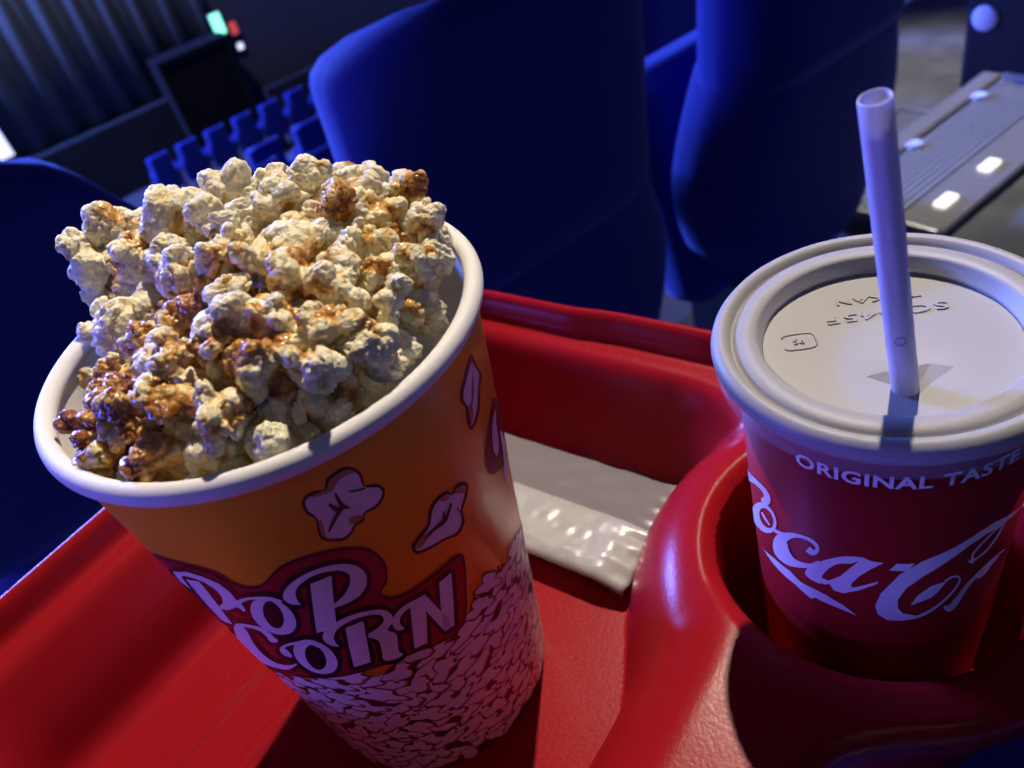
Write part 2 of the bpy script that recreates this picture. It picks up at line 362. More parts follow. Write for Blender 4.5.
# end seat across the aisle: its dark side panel carries a round row plate
se = seat(2.54, .80, FR, 'end seat across the aisle with a dark side panel and round row plate', arm=False)
PR_ = 2.54-.335
d = ray(962, 40); pf1 = (d@EF)*PR_/(d@ER)-.80
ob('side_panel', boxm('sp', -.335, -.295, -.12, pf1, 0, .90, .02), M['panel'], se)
d = ray(985, 18)*PR_; d = d/(ray(985, 18)@ER)
v, f = lathe([(.0001, .005), (.030, .005), (.032, .003), (.032, -.004)], 32)
pl = ob('row_plate', mesh('pl', [(-c, a, b) for a, b, c in v], f), M['badge_plate'], se, loc=(-.336, d@EF-.80, d[2]-FR)); pl['label'] = 'round pale row plate'
# the row ahead, glimpsed between two seats
for i, r in enumerate((1.66, 2.24, 2.82)):
    seat(r, 2.15, -1.76, ['bright blue-lit seat in the gap between the two large dark seats', 'blue-lit seat of the row ahead, second along from the gap', 'blue-lit seat of the row ahead, third along from the gap'][i], 'seats of the next row down')
# middle rows seen above the popcorn
mid = [(.70, 6.2, -2.22, 'small blue seat top between the left seat and the popcorn heap'),
       (2.80, 9.2, -3.16, 'lower left blue seat of the pair above the popcorn heap, nearest the dark seat'),
       (3.40, 9.2, -3.16, 'blue seat half hidden by the edge of the large dark seat back'),
       (2.16, 7.5, -2.74, 'pale lit seat top just above the middle of the popcorn heap'),
       (2.76, 7.5, -2.86, 'pale lit seat top above the popcorn heap touching the large dark seat')]
for r_, f_, z_, lb in mid:
    fl = [z for a, b, z in levels if a <= f_ < b][0]
    t = seat(r_, f_, z_-1.01, lb, 'seats of the middle rows')
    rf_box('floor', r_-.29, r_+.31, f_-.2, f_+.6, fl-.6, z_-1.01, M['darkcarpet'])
# far front row
rz0, zz0 = at_f(152, 165, FROW)
nth = ['leftmost seat', 'second seat from the left', 'third seat from the left', 'fourth seat from the left', 'fifth seat from the left', 'sixth seat from the left', 'seventh seat from the left', 'eighth seat from the left']
for i in range(8):
    seat(rz0+.15+.578*i, FROW, FZ, nth[i]+' in the far blue row by the black doorway', 'seats of the far front row')

# armrest of our own seat carrying the tray
aw = W(np.array([.1077, .1765, -.97]))
ar = thing('armrest', 'dark navy armrest under the drink side of the red tray', 'armrest', aw, PHI)
ob('pad', boxm('p', -.055, .055, -.34, .10, .575, .632, .02), M['seat'], ar)
ob('post', boxm('q', -.035, .035, -.22, .04, 0, .58, .01), M['seat_metal'], ar)

# ------------------------------------------------------------------ tray
ZF = -.310
HU, HV, HR = -.0483, .2006, .0545
def uv2xy(u, v): return (u+v)*.70711, (v-u)*.70711
def rrect(u, v, u0, u1, v0, v1, r):
    cx, cy = (u0+u1)/2, (v0+v1)/2; hx, hy = (u1-u0)/2-r, (v1-v0)/2-r
    qx, qy = np.abs(u-cx)-hx, np.abs(v-cy)-hy
    return np.hypot(np.maximum(qx, 0), np.maximum(qy, 0))+np.minimum(np.maximum(qx, qy), 0)-r
def smin(a, b, k): h = np.clip(.5+.5*(b-a)/k, 0, 1); return b+(a-b)*h-k*h*(1-h)
def smax(a, b, k): return -smin(-a, -b, k)
def d_out(u, v):
    a = rrect(u, v, -.356, -.040, -.09, .2812, .085)
    b = np.hypot(u-HU, v-HV)-.0735
    c = rrect(u, v, -.25, HU+.075, HV-.02, .2812, .06)
    return smin(smin(a, c, .01), b, .03)
def prof(d):
    xs = np.array([-.40, -.056, -.050, -.0455, -.0425, -.040, -.0265, -.0245, -.0225, -.019, .05])
    zs = np.array([0, 0, .0008, .0032, .0070, .0115, .0430, .0470, .0497, .0515, .0520])+ZF
    return np.interp(d, xs, zs)
def tray_z(u, v):
    din = rrect(u, v, -.356, -.070, -.09, .2812, .085)
    rho = np.hypot(u-HU, v-HV); dc_ = .0515-rho
    wv = np.clip((.245-v)/.05, 0, 1); wv = wv*wv*(3-2*wv)
    dk_ = smax(din, dc_, .024)*wv+dc_*(1-wv)                   # basin outline bending round the cup holder
    def rnd_(d):                                               # well rounded shoulder
        q = np.clip((d+.004)/-.038, 0, 1); return ZF+.054*(np.maximum(0, 1-q**2.1))**.55
    acc = 0
    for o in (-.002, -.001, 0, .001, .002): acc = acc+prof(din+o)
    wr = np.clip((u+.215)/.06, 0, 1)*np.clip((.262-v)/.05, 0, 1); wr = wr*wr*(3-2*wr)
    z = acc/5*(1-wr)+rnd_(din)*wr
    z = smax(z, rnd_(dk_), .004+.004*np.clip((z-ZF)/.03, 0, 1))
    z = z-.005*np.clip((.0625-rho)/.008, 0, 1)**2
    do = d_out(u, v)
    lipw = np.clip((-.085-u)/.05, 0, 1); lipw = np.maximum(lipw, np.clip((v-.258)/.012, 0, 1))
    lip = np.interp(do, [-.013, -.0105, -.0075, -.0055, -.0035, -.0015, 0], [0, .0012, .0105, .0130, .0140, .0136, .0122])*lipw
    z = z+lip
    z = z-np.interp(do, [-.0045, -.003, -.0015, 0], [0, .0003, .0010, .0022])
    # ribs moulded into the floor
    for uc, w_ in ((-.2765, .0065), (-.246, .004), (-.218, .004)):
        a = np.clip(1-np.abs(u-uc)/w_, 0, 1); a = np.minimum(1, a*2.5); e = np.clip((.20-v)/.02, 0, 1)*np.clip((v+.045)/.02, 0, 1)
        z = z+.0016*a*e*(din < -.046)
    return z
def build_tray():
    h = .0013
    us = np.arange(-.375, .06, h); vs = np.arange(-.10, .30, h)
    U, V = np.meshgrid(us, vs, indexing='ij'); nu, nv = U.shape
    def sd(u, v): return np.maximum(d_out(u, v), HR-np.hypot(u-HU, v-HV))
    D = sd(U, V); ins = D <= 0
    pad = np.pad(ins, 1); near = np.zeros_like(ins)
    for a in (0, 1, 2):
        for b in (0, 1, 2): near |= pad[a:a+nu, b:b+nv]
    bd = near & ~ins
    U2, V2 = U.copy(), V.copy(); e = 1e-4
    for _ in range(4):
        d0 = sd(U2, V2); gx = (sd(U2+e, V2)-sd(U2-e, V2))/(2*e); gy = (sd(U2, V2+e)-sd(U2, V2-e))/(2*e); g = gx*gx+gy*gy+1e-9
        U2 = np.where(bd, U2-d0*gx/g, U2); V2 = np.where(bd, V2-d0*gy/g, V2)
    Zz = tray_z(U2, V2); X, Y = uv2xy(U2, V2)
    idx = -np.ones(U.shape, int); keep = near; idx[keep] = np.arange(keep.sum())
    vv = np.stack([X[keep]-ux0, Y[keep]-uy0, Zz[keep]-ZF], 1)
    q = np.stack([idx[:-1, :-1], idx[1:, :-1], idx[1:, 1:], idx[:-1, 1:]], -1)
    anyin = ins[:-1, :-1] | ins[1:, :-1] | ins[1:, 1:] | ins[:-1, 1:]
    ok = (q.min(-1) >= 0) & anyin
    me = mesh('tray_body', vv, q[ok].tolist())
    do = d_out(U2, V2)[keep]
    bm = bmesh.new(); bm.from_mesh(me); bm.verts.ensure_lookup_table()
    ed = [e for e in bm.edges if e.is_boundary and do[e.verts[0].index] > -.0006 and do[e.verts[1].index] > -.0006]
    for dz, grow in ((-.004, 1.0), (-.008, 1.0)):            # hanging flange round the outside
        r = bmesh.ops.extrude_edge_only(bm, edges=ed)
        for g in r['geom']:
            if isinstance(g, bmesh.types.BMVert): g.co.z += dz
        ed = [g for g in r['geom'] if isinstance(g, bmesh.types.BMEdge) and g.is_boundary]
    bmesh.ops.recalc_face_normals(bm, faces=bm.faces[:])
    if sum(f_.normal.z for f_ in bm.faces) < 0: bmesh.ops.reverse_faces(bm, faces=bm.faces[:])
    bm.to_mesh(me); bm.free(); me.polygons.foreach_set('use_smooth', [True]*len(me.polygons))
    return me
ux0, uy0 = uv2xy(-.2, .1)
tray = thing('snack_tray', 'glossy red plastic snack tray holding the popcorn cup and the drink', 'tray', W((ux0, uy0, ZF)))
tb_ = ob('body', build_tray(), M['tray'], tray)
so = tb_.modifiers.new('thick', 'SOLIDIFY'); so.thickness = .0022; so.offset = -1
hx, hy = uv2xy(HU, HV)
zr = float(tray_z(np.array([HU-HR]), np.array([HV]))[0])-ZF
v, f = lathe([(HR+.0002, zr+.0005), (HR-.0006, zr-.004), (HR-.002, -.005), (HR-.004, -.018), (HR-.009, -.024), (.0005, -.0245), (.0005, -.0268), (HR-.006, -.0268), (HR-.001, -.018), (HR+.0014, zr-.004)], 96)
ob('cup_well', mesh('well', [(a+hx-ux0, b+hy-uy0, c) for a, b, c in v], f), M['tray'], tray)

# ------------------------------------------------------------------ prints on cones
class Cone:
    """camera-relative cone; (theta, height) chart and pixel tracing"""
    def __init__(s, cx, cy, zb, h, rb, rt): s.cx, s.cy, s.zb, s.h, s.rb, s.rt = cx, cy, zb, h, rb, rt; s.k = (rt-rb)/h; s.R = (rb+rt)/2
    def r(s, z): return s.rb+s.k*z
    def hit(s, x, y):
        d = ray(x, y)
        a = d[0]**2+d[1]**2-(s.k*d[2])**2
        r0 = s.rb+s.k*(-s.zb)
        b = 2*(-s.cx*d[0]-s.cy*d[1]-r0*s.k*d[2]); c = s.cx**2+s.cy**2-r0**2
        q = b*b-4*a*c; t = (-b-math.sqrt(max(q, 0)))/(2*a)
        p = d*t; th = math.atan2(p[1]-s.cy, p[0]-s.cx)
        if th > math.pi/2+.6: th -= 2*math.pi
        return th*s.R, p[2]-s.zb
    def pos(s, u, z, off): r = s.r(z)+off; th = u/s.R; return (r*math.cos(th), r*math.sin(th), z)
def cat(pts, n=6, closed=False):
    P = [np.array(p, float) for p in pts]; out = []; m = len(P)
    for i in range(m if closed else m-1):
        g = lambda j: P[j % m] if closed else P[min(max(j, 0), m-1)]
        a, b, c, d = g(i-1), g(i), g(i+1), g(i+2)
        for k in range(n):
            t = k/n; out.append(.5*((2*b)+(c-a)*t+(2*a-5*b+4*c-d)*t*t+(3*b-a-3*c+d)*t**3))
    if not closed: out.append(P[-1])
    return out
def stroke(pts, n=6):                        # (x, y, width) -> outline polygon
    q = cat(pts, n); L = []; Rr = []
    for i, p in enumerate(q):
        a = q[max(i-1, 0)]; b = q[min(i+1, len(q)-1)]; t = b[:2]-a[:2]; t = t/(np.linalg.norm(t)+1e-9); nrm = np.array([-t[1], t[0]])
        L.append(p[:2]+nrm*p[2]/2); Rr.append(p[:2]-nrm*p[2]/2)
    return L+Rr[::-1]
def ell(cx, cy, rx, ry, rot, n=40):
    c, s = math.cos(math.radians(rot)), math.sin(math.radians(rot))
    return [(cx+rx*math.cos(a)*c-ry*math.sin(a)*s, cy+rx*math.cos(a)*s+ry*math.sin(a)*c) for a in np.linspace(0, 2*math.pi, n, endpoint=False)]
def ring(o, i): n = len(o); return [[o[k], o[(k+1) % n], i[(k+1) % n], i[k]] for k in range(n)]
def tri_area(p): return .5*sum(p[i][0]*p[(i+1) % len(p)][1]-p[(i+1) % len(p)][0]*p[i][1] for i in range(len(p)))
def decal(name, cone, polys, off, m, parent, chart=False, smooth=True, st=.0025):
    """polys: pixel polygons (or chart polygons) laid on the cone as one thin print"""
    bm = bmesh.new()
    for pi, p in enumerate(polys):
        oz = off[pi] if isinstance(off, list) else off
        c = [tuple(x) if chart else cone.hit(x[0], x[1]) for x in p]
        if tri_area(c) < 0: c = c[::-1]
        try: bm.faces.new([bm.verts.new((a, b, oz)) for a, b in c])
        except ValueError: pass
    bm.normal_update(); bmesh.ops.triangulate(bm, faces=bm.faces[:])
    us = [q.co.x for q in bm.verts]; u = math.floor(min(us)/st)*st
    while u < max(us):
        bmesh.ops.bisect_plane(bm, geom=bm.verts[:]+bm.edges[:]+bm.faces[:], plane_co=(u, 0, 0), plane_no=(1, 0, 0), dist=1e-7); u += st
    for q in bm.verts: q.co = cone.pos(q.co.x, q.co.y, q.co.z)
    bmesh.ops.recalc_face_normals(bm, faces=[])
    me = bpy.data.meshes.new(name); bm.to_mesh(me); bm.free()
    me.polygons.foreach_set('use_smooth', [smooth]*len(me.polygons))
    return ob(name, me, m, parent)
def crop(ox, oy, s): return lambda p: [(ox+x[0]*s, oy+x[1]*s)+tuple(v*s for v in x[2:]) for x in p]

# ------------------------------------------------------------------ popcorn cup
PX, PY, PZT, PH, PRB, PRT = -.06665, .21629, -.12312, .18657, .04815, .0649
cup = thing('popcorn_cup', 'tall orange paper cup printed with a popcorn logo, standing on the red tray', 'popcorn cup', W((PX, PY, PZT-PH)))
v, f = lathe([(PRB-.002, 0), (PRB, .0004), (PRT, PH-.004)], 128); ob('body', mesh('body', v, f), M['cup_orange'], cup)
v, f = lathe([(PRT-.0008, PH-.002), (PRB-.001, .010), (.0005, .010)], 96); ob('inner_wall', mesh('inner', v, f), M['paper'], cup)
rp = [(PRT+.0003+.0029*math.cos(a), PH-.0025+.0032*math.sin(a)) for a in np.linspace(0, 2*math.pi, 18, endpoint=False)]
v, f = lathe(rp, 128, close=True); ob('rolled_rim', mesh('rim', v, f), M['paper'], cup)
pc = Cone(PX, PY, PZT-PH, PH, PRB, PRT)
A = crop(150, 540, .17578); B = crop(280, 530, .19531); C_ = crop(290, 450, .19531); D_ = crop(440, 340, .20833)
# badge
badge = [(150, 552), (176, 559), (214, 569), (240, 583), (262, 583), (280, 565), (310, 553), (345, 546), (370, 548), (385, 562), (387, 580), (381, 593), (400, 594), (430, 575), (453, 556), (463, 556), (466, 590), (464, 622), (445, 640), (415, 652), (385, 664), (340, 676), (300, 676), (272, 668), (240, 638), (200, 602), (165, 568)]
badge = cat(badge, 4, True)
cen = np.mean(badge, axis=0)
def inset(poly, d):
    n = len(poly); out = []; s = 1 if tri_area(poly) > 0 else -1
    for i in range(n):
        a, b = np.array(poly[i-1][:2]), np.array(poly[(i+1) % n][:2]); t = b-a; t = t/(np.linalg.norm(t)+1e-9)
        out.append(np.array(poly[i][:2])+s*d*np.array([-t[1], t[0]]))
    return out
def gentle(poly, win=2):
    n = len(poly); return [np.mean([poly[(i+k) % n] for k in range(-win, win+1)], axis=0) for i in range(n)]
# printed popcorn band at the bottom
def band_top(u): th = math.degrees(u/pc.R); return .084+.010*math.exp(-((th+45)/13)**2)-.005*math.exp(-((th+12)/14)**2)+.0022*math.sin(u*230)+.002*math.sin(u*510+1)
nb = 220; per = 2*math.pi*pc.R
bandp = []
for k in range(nb):
    a, b = -per*.75+per*k/nb, -per*.75+per*(k+1)/nb
    bandp.append([(a, .0008), (b, .0008), (b, band_top(b)), (a, band_top(a))])
decal('printed_band', pc, bandp, .00015, M['print_brown'], cup, chart=True)
def blob(u, z, s, rot, lob):
    pts = []
    for k in range(26):
        a = 2*math.pi*k/26; r = s*(.78+.22*math.sin(lob[0]*a+lob[1])+.16*math.sin(lob[2]*a+lob[3]))
        x, y = r*math.cos(a)*1.25, r*math.sin(a)*.72
        pts.append((u+x*math.cos(rot)-y*math.sin(rot), z+x*math.sin(rot)+y*math.cos(rot)))
    return pts
wh, tn_, dk, of = [], [], [], []
row = 0; z = .0062; ks = []
while z < .096:
    n = 28
    for k in range(n):
        u = -per*.75+per*(k+.5*(row % 2))/n+random.uniform(-.0015, .0015)
        if z <= band_top(u)-.001: ks.append((u, max(z+random.uniform(-.001, .001), .0066), (row % 4)*3+k % 3))
    z += .0056; row += 1
random.shuffle(ks)
for i, (u, zz, cl) in enumerate(ks):
    lob = (3, random.uniform(0, 6.28), 5, random.uniform(0, 6.28)); rot = random.uniform(-.9, .9); s = random.uniform(.0068, .0084)
    dk.append(blob(u, zz, s, rot, lob)); tn_.append(blob(u, zz, s*.90, rot, lob)); wh.append(blob(u-.0003, zz+.0004, s*.83, rot, lob)); of.append(.00018+cl*1.8e-5)
decal('printed_popcorn_outline', pc, dk, of, M['print_brown'], cup, chart=True, st=.0012)['kind'] = 'stuff'
decal('printed_popcorn_shade', pc, tn_, [o+6e-6 for o in of], M['print_tan'], cup, chart=True, st=.0012)['kind'] = 'stuff'
decal('printed_popcorn', pc, wh, [o+12e-6 for o in of], M['print_white'], cup, chart=True, st=.0012)['kind'] = 'stuff'
decal('logo_badge_edge', pc, [badge], .00042, M['badge_edge'], cup)
decal('logo_badge', pc, [gentle(inset(badge, 2.6), 1)], .00055, M['badge'], cup)
letters = [
    A([(140, 165), (215, 168), (300, 192), (400, 235), (465, 285), (500, 330), (492, 372), (455, 386), (412, 380), (404, 362), (424, 346), (418, 312), (385, 272), (320, 228), (265, 206), (205, 190), (188, 196), (244, 268), (180, 222)]),
    A([(215, 210), (288, 222), (345, 290), (480, 468), (420, 446), (330, 350)]),
    A(stroke([(548, 392, 14), (522, 364, 26), (505, 350, 34), (545, 326, 18), (610, 317, 15), (690, 322, 20), (750, 345, 30)])),
    B([(155, 265), (262, 222), (272, 330), (292, 490), (190, 515), (170, 380)]),
    B(cat([(110, 372), (55, 366), (20, 338), (28, 296), (75, 248), (150, 205), (250, 172), (340, 163), (400, 180), (435, 215), (440, 265), (415, 315), (370, 350), (320, 374), (275, 388)], 4)+cat([(275, 368), (318, 332), (345, 290), (358, 245), (345, 212), (300, 197), (230, 204), (160, 228), (103, 268), (82, 305), (88, 342), (110, 372)], 4)),
    A(stroke([(732, 562, 16), (700, 552, 34), (682, 528, 30), (640, 497, 24), (575, 478, 18), (505, 475, 26), (530, 520, 66), (580, 600, 58), (650, 664, 42), (720, 700, 28), (790, 712, 24), (840, 694, 8)])),
    B(stroke([(66, 638, 10), (36, 618, 30), (16, 598, 22), (40, 578, 14), (90, 567, 14), (150, 563, 18), (205, 580, 26)])),
    B([(335, 490), (425, 455), (445, 560), (465, 665), (380, 690), (355, 590)]),
    B(cat([(305, 587), (255, 577), (222, 547), (230, 505), (280, 465), (350, 430), (440, 405), (520, 398), (565, 420), (575, 460), (548, 502), (590, 520), (600, 565), (606, 610), (628, 626), (590, 650), (532, 656), (520, 612), (508, 562), (482, 546), (452, 540)], 3)+cat([(450, 522), (500, 490), (528, 455), (515, 426), (460, 424), (380, 446), (312, 482), (282, 516), (278, 552), (305, 587)], 3)),
    B([(660, 362), (735, 322), (745, 440), (750, 570), (685, 597), (672, 480)]),
    B(cat([(635, 496), (598, 505), (573, 478), (582, 430), (622, 385), (680, 350)], 4)+cat([(690, 375), (640, 402), (612, 440), (612, 470), (635, 496)], 4)),
    B([(690, 352), (735, 322), (885, 480), (838, 510)]),
    B([(808, 262), (868, 212), (880, 350), (886, 480), (828, 500), (816, 380)]),
]
rings = ring(A(ell(707, 420, 142, 88, 32)), A(ell(707, 412, 84, 50, 62))) + ring(B(ell(185, 638, 122, 74, 30)), B(ell(186, 640, 70, 46, 58)))
ringfill = [A(ell(707, 420, 142, 88, 32)), B(ell(185, 638, 122, 74, 30))]
halo = []
for p in letters+ringfill:
    q = list(p)+[p[0]]; halo.append(p)
    for i in range(len(q)-1):
        a, b = np.array(q[i][:2]), np.array(q[i+1][:2]); t = b-a; L = np.linalg.norm(t)
        if L < .2: continue
        t = t/L; nn_ = np.array([-t[1], t[0]]); wd = 4.4
        halo.append([a+nn_*wd-t*wd*.6, b+nn_*wd+t*wd*.6, b-nn_*wd+t*wd*.6, a-nn_*wd-t*wd*.6])
decal('letter_outline', pc, halo, .00068, M['ink'], cup)  # black print outlining every letter
lt = decal('lettering', pc, letters+rings, .0008, M['letter'], cup); lt['label'] = 'white ornate lettering POP CORN'
icons = [
    (C_(cat([(60, 270), (80, 225), (130, 203), (175, 195), (180, 150), (215, 115), (280, 80), (340, 95), (370, 130), (380, 175), (440, 168), (480, 195), (475, 250), (430, 300), (385, 320), (375, 360), (335, 385), (320, 420), (270, 460), (180, 460), (145, 430), (130, 350), (85, 322)], 3, True)),
     [C_(cat([(190, 190), (195, 155), (225, 125), (282, 98), (330, 110), (300, 118), (250, 145), (215, 200), (160, 225), (100, 235), (130, 215)], 2, True)), C_(cat([(160, 350), (175, 400), (190, 440), (250, 440), (200, 452), (158, 425), (146, 360)], 2, True)), C_(cat([(300, 345), (340, 325), (372, 330), (362, 352), (330, 372), (305, 372)], 2, True))],
     [C_(stroke([(228, 212, 8), (240, 240, 18), (268, 280, 22), (305, 286, 6)])), C_(stroke([(196, 268, 14), (235, 295, 24), (268, 282, 12)])), C_(stroke([(262, 290, 24), (235, 330, 20), (215, 370, 16), (196, 410, 8)])), C_(stroke([(295, 205, 6), (340, 200, 10), (380, 188, 8)]))]),
    (C_(cat([(620, 490), (660, 430), (700, 375), (705, 310), (740, 245), (800, 205), (820, 222), (850, 172), (905, 168), (900, 240), (878, 312), (890, 360), (860, 430), (800, 455), (740, 490), (650, 530)], 3, True)),
     [C_(cat([(755, 250), (795, 222), (808, 240), (785, 262)], 2, True)), C_(cat([(845, 190), (890, 182), (888, 215), (840, 218)], 2, True)), C_(cat([(636, 490), (668, 440), (760, 380), (700, 450), (660, 500)], 2, True))],
     [C_(stroke([(818, 268, 8), (805, 310, 12), (780, 360, 22), (720, 410, 12), (680, 450, 6)])), C_(stroke([(845, 290, 6), (865, 315, 8), (880, 320, 5)])), C_(stroke([(780, 310, 8), (778, 350, 12)]))]),
    (D_(cat([(145, 65), (172, 125), (195, 160), (188, 230), (185, 330), (165, 405), (140, 430), (122, 385), (115, 322), (95, 300), (90, 250), (105, 190), (125, 110)], 3, True)),
     [D_(cat([(135, 300), (150, 330), (150, 380), (140, 400), (130, 350)], 2, True))],
     [D_(stroke([(150, 180, 3), (148, 260, 5), (140, 340, 3)]))]),
]
for ol, sh, cr_ in icons:
    io = decal('printed_icon', pc, [ol], .0004, M['ink'], cup)
    decal('icon_fill', pc, [gentle(inset(ol, 3.0), 1)], .0005, M['print_white'], io)
    for q in sh: decal('icon_shade', pc, [q], .0006, M['print_tan'], io)
    for q in cr_: decal('icon_crease', pc, [q], .0007, M['ink'], io)
decal('side_badge', pc, [D_(cat([(252, 270), (232, 360), (216, 480), (214, 580), (238, 645), (285, 620), (318, 560), (300, 440), (275, 330)], 3, True))], .0004, M['badge_edge'], cup)
decal('side_lettering', pc, [D_(cat([(258, 330), (242, 420), (248, 530), (268, 552), (274, 490), (262, 410)], 3, True)), D_(cat([(280, 440), (296, 560), (300, 640), (318, 700), (312, 560), (296, 460)], 3, True))], .0006, M['letter'], cup)

# ------------------------------------------------------------------ drink cup
LX, LY, LZ = .10587, .17149, -.15803
CB = -.3345; CH = LZ-.009-CB
def c_r(z): return .04205+(.0384-.04205)*((LZ-.015)-z)/.1
RBOT, RTOP = c_r(CB), c_r(LZ-.009)
drink = thing('drink_cup', 'red paper drink cup with white script logo in the tray cup holder', 'drink cup', W((LX, LY, CB)))
v, f = lathe([(.0005, .004), (RBOT-.002, .004), (RBOT-.0008, 0), (RBOT, .0006), (RTOP, CH), (RTOP-.0006, CH), (RBOT-.001, .006)], 128); ob('body', mesh('body', v, f), M['cola_red'], drink)
dc = Cone(LX, LY, CB, CH, RBOT, RTOP)
E_ = crop(740, 460, .23438); F_ = crop(860, 480, .20838)
logo = [
    E_(cat([(22, 30), (60, 70), (105, 113), (130, 150), (132, 178), (118, 193), (98, 182), (94, 162), (104, 156), (100, 134), (66, 100), (30, 78)], 3, True)),
    E_(stroke([(96, 222, 6), (112, 250, 9), (130, 276, 6)])),
    E_(stroke([(140, 290, 10), (160, 304, 14), (190, 318, 18)])),
    E_(stroke([(292, 376, 26), (312, 392, 24), (330, 384, 18), (328, 362, 16), (300, 338, 15), (255, 322, 15), (210, 322, 30), (178, 342, 58), (180, 385, 62), (212, 425, 44), (250, 442, 28), (300, 448, 18), (340, 432, 14)])),
    E_(cat([(280, 475), (305, 448), (370, 422), (450, 408), (520, 414), (478, 438), (420, 440), (378, 462), (352, 492), (348, 524), (318, 514), (290, 496)], 3, True)),
    E_([(345, 522), (352, 500), (380, 512), (430, 492), (478, 452), (505, 430), (520, 410), (560, 428), (613, 436), (560, 462), (510, 492), (478, 522), (474, 540), (500, 538), (590, 514), (586, 524), (510, 552), (440, 565), (400, 552), (384, 526), (365, 528)]),
    E_([(104, 378), (150, 418), (215, 470), (262, 518), (325, 550), (372, 575), (440, 615), (500, 660), (420, 628), (325, 585), (305, 588), (240, 530), (150, 446)]),
    F_([(140, 430), (175, 398), (262, 398), (225, 434)]),
    F_([(790, 90), (720, 158), (640, 200), (560, 252), (440, 325), (300, 385), (190, 450), (100, 540), (73, 600), (85, 640), (130, 668), (200, 672), (280, 655), (262, 645), (205, 636), (182, 612), (180, 572), (222, 515), (300, 460), (420, 385), (520, 312), (600, 258), (722, 176)]),
    F_(stroke([(235, 662, 10), (300, 642, 14), (370, 600, 12), (430, 545, 10), (468, 495, 9), (474, 466, 8), (445, 460, 9), (405, 482, 10)])),
    F_([(240, 598), (275, 550), (340, 505), (415, 480), (370, 535), (340, 560)]),
    F_(stroke([(515, 384, 8), (535, 388, 16), (540, 350, 10), (590, 292, 8), (650, 235, 7), (712, 180, 6)])),
    F_(stroke([(540, 384, 8), (600, 338, 9), (655, 265, 9), (690, 200, 7)])),
    F_(stroke([(402, 602, 14), (425, 614, 30), (465, 570, 26), (510, 505, 18), (570, 440, 14), (640, 370, 8), (690, 330, 6)])),
    F_(stroke([(560, 470, 8), (590, 440, 18), (625, 395, 16), (660, 360, 10)])),
]
o_ring = ring(E_(ell(107, 245, 70, 45, 62)), E_(ell(116, 246, 46, 26, 66)))
lg = decal('logo_script', dc, logo+o_ring, .0003, M['cola_white'], drink); lg['label'] = 'white script lettering Coca-Cola'
# straight words around the cup
def text_mesh(s, size=1.0, offset=0.0, spacing=1.0):
    cu = bpy.data.curves.new('t', 'FONT'); cu.body = s; cu.size = size; cu.offset = offset; cu.space_character = spacing; cu.resolution_u = 3
    o = bpy.data.objects.new('t', cu); COL.objects.link(o); dg = bpy.context.evaluated_depsgraph_get(); dg.update()
    me = bpy.data.meshes.new_from_object(o.evaluated_get(dg)); bpy.data.objects.remove(o); return me
ta = dc.hit(796, 456); tbx = dc.hit(932, 489); 
me = text_mesh('ORIGINAL', 1, .028, 1.08); wid = max(v.co.x for v in me.vertices)
sc = (tbx[0]-ta[0])/wid; zt = dc.hit(905, 488)[1]
me2 = text_mesh('ORIGINAL TASTE', 1, .028, 1.08)
bm = bmesh.new(); bm.from_mesh(me2)
for q in bm.verts:
    u = ta[0]+q.co.x*sc; q.co = dc.pos(u, zt+q.co.y*sc*.98, .0003)
me3 = bpy.data.meshes.new('slogan'); bm.to_mesh(me3); bm.free()
sl = ob('slogan', me3, M['cola_white'], drink); sl['label'] = 'white words ORIGINAL TASTE'

# lid: its own thing
lid = thing('cup_lid', 'round frosted grey plastic lid with raised rim on the red drink cup', 'lid', W((LX, LY, LZ)))
prof_l = [(.0345, -.0044), (.0352, -.0040), (.0360, .0005), (.0366, .0010), (.0412, .0010), (.0420, .0004), (.0426, -.0008), (.0434, -.0008), (.0440, .0004), (.0448, .0016), (.0460, .0020), (.0472, .0017), (.0482, .0004), (.0486, -.0010), (.0485, -.0022), (.0481, -.0034), (.0476, -.0038)]
v, f = lathe(prof_l, 128); o = ob('rim', mesh('rim', v, f), M['lid'], lid); s_ = o.modifiers.new('s', 'SOLIDIFY'); s_.thickness = .0005; s_.offset = -1
v, f = lathe([(.0480, -.0034), (.0477, -.0052), (.0475, -.0082), (.0482, -.0090), (.0477, -.0093), (.0469, -.0080), (.0472, -.0050)], 128); ob('clear_skirt', mesh('skirt', v, f), M['skirt'], lid)
def lidp(x, y, dz=-.0044): p = at_z(x, y, LZ+dz); return (p[0]-LX, p[1]-LY)
hole = [lidp(866, 376), lidp(893, 384), lidp(919, 393), lidp(935, 379), lidp(955, 366), lidp(930, 362), lidp(905, 366), lidp(882, 371)]
from mathutils.geometry import delaunay_2d_cdt
circ = disc_pts(96, .0346); grid = []
for i in range(-8, 9):
    for j in range(-8, 9):
        x, y = i*.0042, j*.0042
        if math.hypot(x, y) < .033 and all(math.hypot(x-a, y-b) > .003 for a, b in hole): grid.append((x, y))
pts = [Vector(p) for p in circ+hole+grid]; n1, n2 = len(circ), len(hole)
ed = [(i, (i+1) % n1) for i in range(n1)]+[(n1+i, n1+(i+1) % n2) for i in range(n2)]
vv, _, ff, *_r = delaunay_2d_cdt(pts, ed, [], 0, 1e-7)
hp = [Vector(h) for h in hole]
def inpoly(x, y):
    c = False
    for i in range(n2):
        a, b = hole[i], hole[i-1]
        if (a[1] > y) != (b[1] > y) and x < (b[0]-a[0])*(y-a[1])/(b[1]-a[1])+a[0]: c = not c
    return c
hc = np.mean(hole, axis=0)
ff = [q for q in ff if not inpoly(*(np.mean([vv[i] for i in q], axis=0)))]
